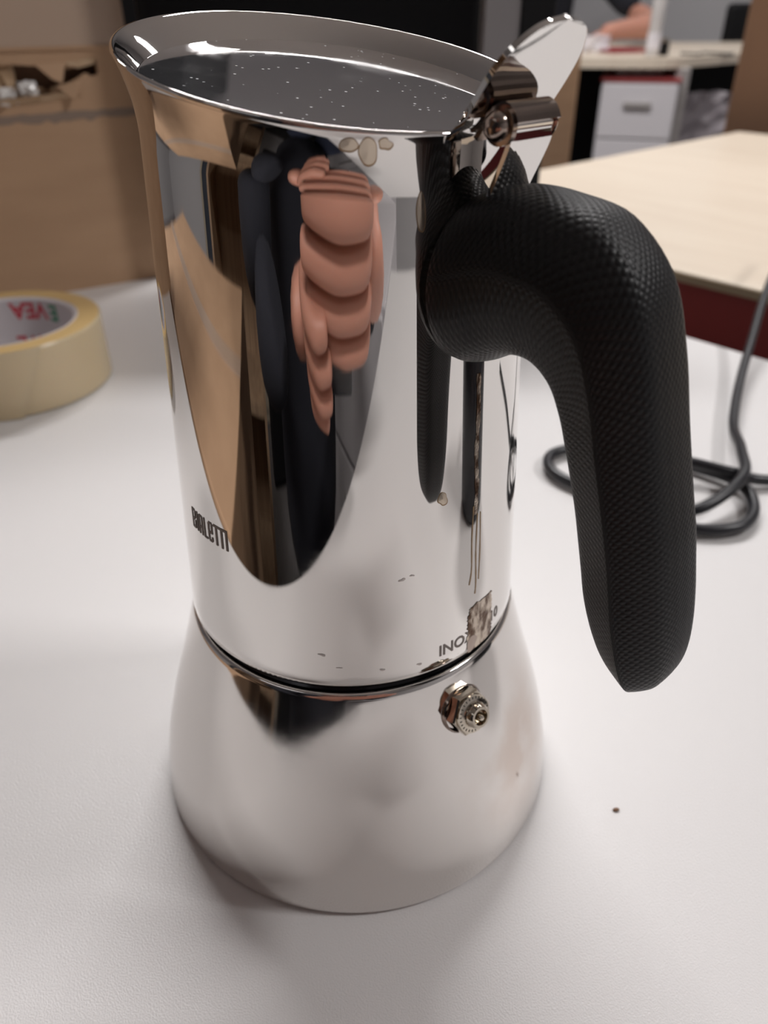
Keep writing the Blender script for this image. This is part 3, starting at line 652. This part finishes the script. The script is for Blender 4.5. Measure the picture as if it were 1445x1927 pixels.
skin('forearm', [(1.16, 3.34, .14), (1.17, 3.18, .10), (1.10, 3.02, .10), (.98, 2.92, .095), (.90, 2.86, .085)], [(0, 1), (1, 2), (2, 3), (3, 4)], [.045, .048, .042, .030, .028], m_skin, pf)
def fingers(base, dirv, side, upv, parent, L=.075, flat=.010):
    for k, (o_k, l_) in enumerate(((-.027, .9), (-.009, 1.0), (.009, .95), (.027, .75))):
        b = base + side * o_k; p = [b - dirv * .02, b + dirv * L * .45 * l_ + upv * .006, b + dirv * L * .8 * l_, b + dirv * L * l_ - upv * .008]
        skin('finger', p, [(0, 1), (1, 2), (2, 3)], [.0095, .0088, .008, .0068], m_skin, parent, 1)
dd = Vector((-.8, -.6, 0)).normalized()
skin('hand', [(.91, 2.865, .085), (.885, 2.845, .075), (.86, 2.825, .065)], [(0, 1), (1, 2)], [(.026, .02), (.036, .014), (.036, .012)], m_skin, pf)
fingers(Vector((.84, 2.81, .06)), dd, Vector((-.6, .8, 0)), zz, pf)
skin('forearm', [(.60, 3.36, .14), (.58, 3.20, .10), (.62, 3.06, .09), (.70, 2.97, .08), (.76, 2.94, .07)], [(0, 1), (1, 2), (2, 3), (3, 4)], [.045, .045, .038, .028, .032], m_skin, pf)
fingers(Vector((.79, 2.93, .062)), Vector((.95, -.3, 0)).normalized(), Vector((.3, .95, 0)), zz, pf)
skin('leg', [(.76, 3.7, -.26), (.76, 3.32, -.24), (.76, 3.26, -.45), (.76, 3.28, -.67), (.76, 3.16, -.685)], [(0, 1), (1, 2), (2, 3), (3, 4)], [.085, .065, .05, .04, .035], m_jeans, pf)
skin('leg', [(.94, 3.7, -.26), (.94, 3.32, -.24), (.94, 3.26, -.45), (.94, 3.28, -.67), (.94, 3.16, -.685)], [(0, 1), (1, 2), (2, 3), (3, 4)], [.085, .065, .05, .04, .035], m_jeans, pf)

# ------------------------------------------------------------------ the photographer's side, seen in the steel
def Q(a, b, c): return CAM + RT * a + UP * b + FW * c      # phone space: right, up, towards the scene
ph = thing('phone', 'black phone held up by the photographer, mirrored in the pot', 'phone', Q(0, 0, 0))
PHM = Matrix((RT, UP, FW)).transposed().to_4x4()
o = box('phone_body', (-.058, -.143, -.0105), (.018, .016, -.0025), m_phone, ph, .003); o.matrix_local = PHM
lathe('camera_ring', [(.0032, -.0022), (.0055, -.0022), (.006, -.0026)], m_steel, ph, 32).matrix_local = PHM
pp = thing('person', 'photographer in a dark sweater, mirrored in the pot', 'person', (0, 0, 0))
# torso: seated behind the near edge
c0 = uv2w(.29, -.42)
def at(u, v, z): return tuple(uv2w(u, v, z))
skin('torso', [at(.27, -.50, -.25), at(.27, -.47, -.05), at(.27, -.44, .16), at(.27, -.42, .32), at(.27, -.41, .42), at(.07, -.43, .30), at(.47, -.43, .30), at(.02, -.30, .06), at(.52, -.30, .08)],
     [(0, 1), (1, 2), (2, 3), (3, 4), (3, 5), (3, 6), (5, 7), (6, 8)], [(.18, .13), (.17, .12), (.19, .12), (.15, .09), .055, .075, .075, .052, .052], m_navy, pp)
head(pp, uv2w(.27, -.36, .56), 1, (Vector((0, 0, .1)) - uv2w(.27, -.36, .56)).normalized())
for uu, vv, end in ((.52, -.30, Q(.075, -.115, -.03)), (.02, -.30, Q(-.10, -.135, -.03))):
    a = Vector(at(uu, vv, .07)); skin('sleeve', [a, a.lerp(end, .5) - zz * .01, end - (end - a).normalized() * .05], [(0, 1), (1, 2)], [.052, .044, .036], m_navy, pp)
# right hand: palm beside the phone, fingers round its back
skin('hand', [Q(.085, -.120, -.045), Q(.062, -.100, -.028), Q(.050, -.080, -.018), Q(.046, -.060, -.012)], [(0, 1), (1, 2), (2, 3)], [(.026, .026), (.034, .022), (.036, .018), (.028, .014)], m_skin, pp)
for k, (b_, l_, r_) in enumerate(((-.040, .072, .0098), (-.060, .078, .0100), (-.080, .076, .0095), (-.099, .062, .0082))):
    skin('finger', [Q(.050, b_ - .005, -.010), Q(.040, b_, .008), Q(.040 - l_ * .62, b_ + .003, .012), Q(.040 - l_ * 1.05, b_ + .004, .009), Q(.040 - l_ * 1.3, b_ + .004, .007)], [(0, 1), (1, 2), (2, 3), (3, 4)], [r_ * 1.1, r_ * 1.05, r_, r_ * .92, r_ * .75], m_skin, pp, 2)
skin('thumb', [Q(.050, -.085, -.025), Q(.042, -.06, -.026), Q(.018, -.045, -.022)], [(0, 1), (1, 2)], [.013, .012, .009], m_skin, pp)
# left hand supporting the lower end
skin('hand', [Q(-.105, -.14, -.04), Q(-.082, -.120, -.024), Q(-.068, -.105, -.014)], [(0, 1), (1, 2)], [(.026, .026), (.034, .022), (.034, .016)], m_skin, pp)
for k, (b_, l_, r_) in enumerate(((-.072, .050, .0092), (-.090, .056, .0095), (-.108, .054, .009), (-.124, .042, .008))):
    skin('finger', [Q(-.070, b_ - .012, -.012), Q(-.062, b_ - .008, .010), Q(-.058 + l_ * .3, b_ - .006, .022 if k < 3 else .016), Q(-.058 + l_ * .7, b_ - .005, .020)], [(0, 1), (1, 2), (2, 3)], [r_, r_, r_ * .95, r_ * .75], m_skin, pp, 2)
for uu in (.18, .36):
    skin('leg', [at(uu, -.50, -.28), at(uu, -.12, -.24), at(uu, -.08, -.45), at(uu, -.10, -.68), at(uu, .0, -.70)], [(0, 1), (1, 2), (2, 3), (3, 4)], [.085, .065, .05, .04, .035], m_jeans, pp)
sl = thing('stool', 'low grey stool under the person at the far desk', 'stool', (.85, 3.72, FZ))
lathe('seat', [(0, .30), (.17, .30), (.18, .31), (.18, .335), (.17, .345), (0, .345)], m_greyp, sl, 32); lathe('column', [(.03, 0.02), (.03, .30)], m_metal, sl, 16); lathe('base', [(0, 0), (.2, 0), (.2, .015), (.03, .03), (0, .03)], m_metal, sl, 32)
mg = thing('mug', 'added black mug out of view right of the handle, for the dark band mirrored in the pot', 'mug', (0.200, -0.040, 0))  # unseen mug, added to give the steel a dark reflected band
lathe('mug_body', [(0, .003), (.026, .003), (.0275, 0), (.029, .001), (.030, .004), (.031, .070), (.0305, .0715), (.0295, .070), (.0285, .006), (0, .005)], m_phone, mg, 48)
tube('mug_handle', [(.029, 0, .060), (.045, 0, .062), (.054, 0, .048), (.052, 0, .03), (.040, 0, .018), (.029, 0, .018)], .004, m_phone, mg)
oc = thing('office_chair', 'dark office chair under the photographer', 'chair', uv2w(.27, -.55, FZ), ROT)
box('seat', (-.23, -.22, .26), (.23, .22, .32), m_black, oc, .02); box('backrest', (-.20, -.31, .42), (.20, -.27, .90), m_black, oc, .02)
box('back_frame', (-.02, -.335, .27), (.02, -.31, .7), m_metal, oc)
lathe('column', [(0, .05), (.025, .05), (.025, .26), (0, .26)], m_metal, oc, 16)
for k in range(5):
    a = 2 * PI * k / 5; tube('leg', [(0, 0, .07), (.26 * math.cos(a), .26 * math.sin(a), .035)], .016, m_metal, oc, 8, 2)
# cartons beside the photographer
cb = thing('cardboard_box', 'large cardboard box on the floor by the desk edge, mirrored in the pot', 'box', uv2w(-.50, -.53, FZ), ROT)
box('carton_body', (-.38, -.25, 0), (.40, .33, .69), m_card, cb, .004); box('carton_tape', (-.38, .02, .690), (.40, .07, .6912), m_ptape, cb)
cb = thing('shelf_unit', 'oak shelf unit standing left of the photographer, mirrored in the pot', 'shelf', uv2w(-.25, -1.25, FZ), ROT)
box('side_board', (-.30, -.15, 0), (-.27, .15, 1.5), m_wood, cb); box('side_board', (.27, -.15, 0), (.30, .15, 1.5), m_wood, cb); box('back_board', (-.27, -.15, 0), (.27, -.14, 1.5), m_wood, cb)
for z_ in (.06, .42, .78, 1.12, 1.47): box('shelf_board', (-.27, -.14, z_), (.27, .15, z_ + .02), m_wood, cb)
sd = struct(box('door_1', (-1.5, V0 + .001, FZ), (-.6, V0 + .04, FZ + 2.05), m_slate, None, .002, M))
struct(box('trim_1', (-1.58, V0, FZ), (-1.5, V0 + .06, FZ + 2.12), m_bcream, None, .002, M)); struct(box('trim_2', (-.6, V0, FZ), (-.52, V0 + .06, FZ + 2.12), m_bcream, None, .002, M))
lk = thing('cupboard', 'tall cream cupboard against the left wall, mirrored in the pot', 'cupboard', uv2w(.35, V0 + .25, FZ), ROT)
box('body', (-.45, -.22, 0), (.45, .2, 1.9), m_bcream, lk, .004)
for s_ in (-1, 1):
    d_ = box('door', (-.445 if s_ < 0 else .003, .2, .05), (-.003 if s_ < 0 else .445, .22, 1.88), m_bcream, lk, .003); box('handle', (-.04 if s_ < 0 else .025, .22, .9), (-.025 if s_ < 0 else .04, .235, 1.05), m_metal, d_, .002)
pd = thing('added_pale_cabinet', 'added white low cabinet right of the photographer, for the pale area mirrored in the pot', 'cabinet', uv2w(.95, -.52, FZ), ROT)  # unseen white block, added for the light grey reflection in the body
box('body', (-.28, -.30, 0), (.40, .34, .70), m_white, pd, .004)
for k in range(3): 
    d_ = box('drawer', (-.30, -.28, .04 + .22 * k), (-.281, .32, .25 + .22 * k), m_white, pd, .002)
    box('handle', (-.31, -.05, .18 + .22 * k), (-.30, .09, .195 + .22 * k), m_metal, d_, .002)
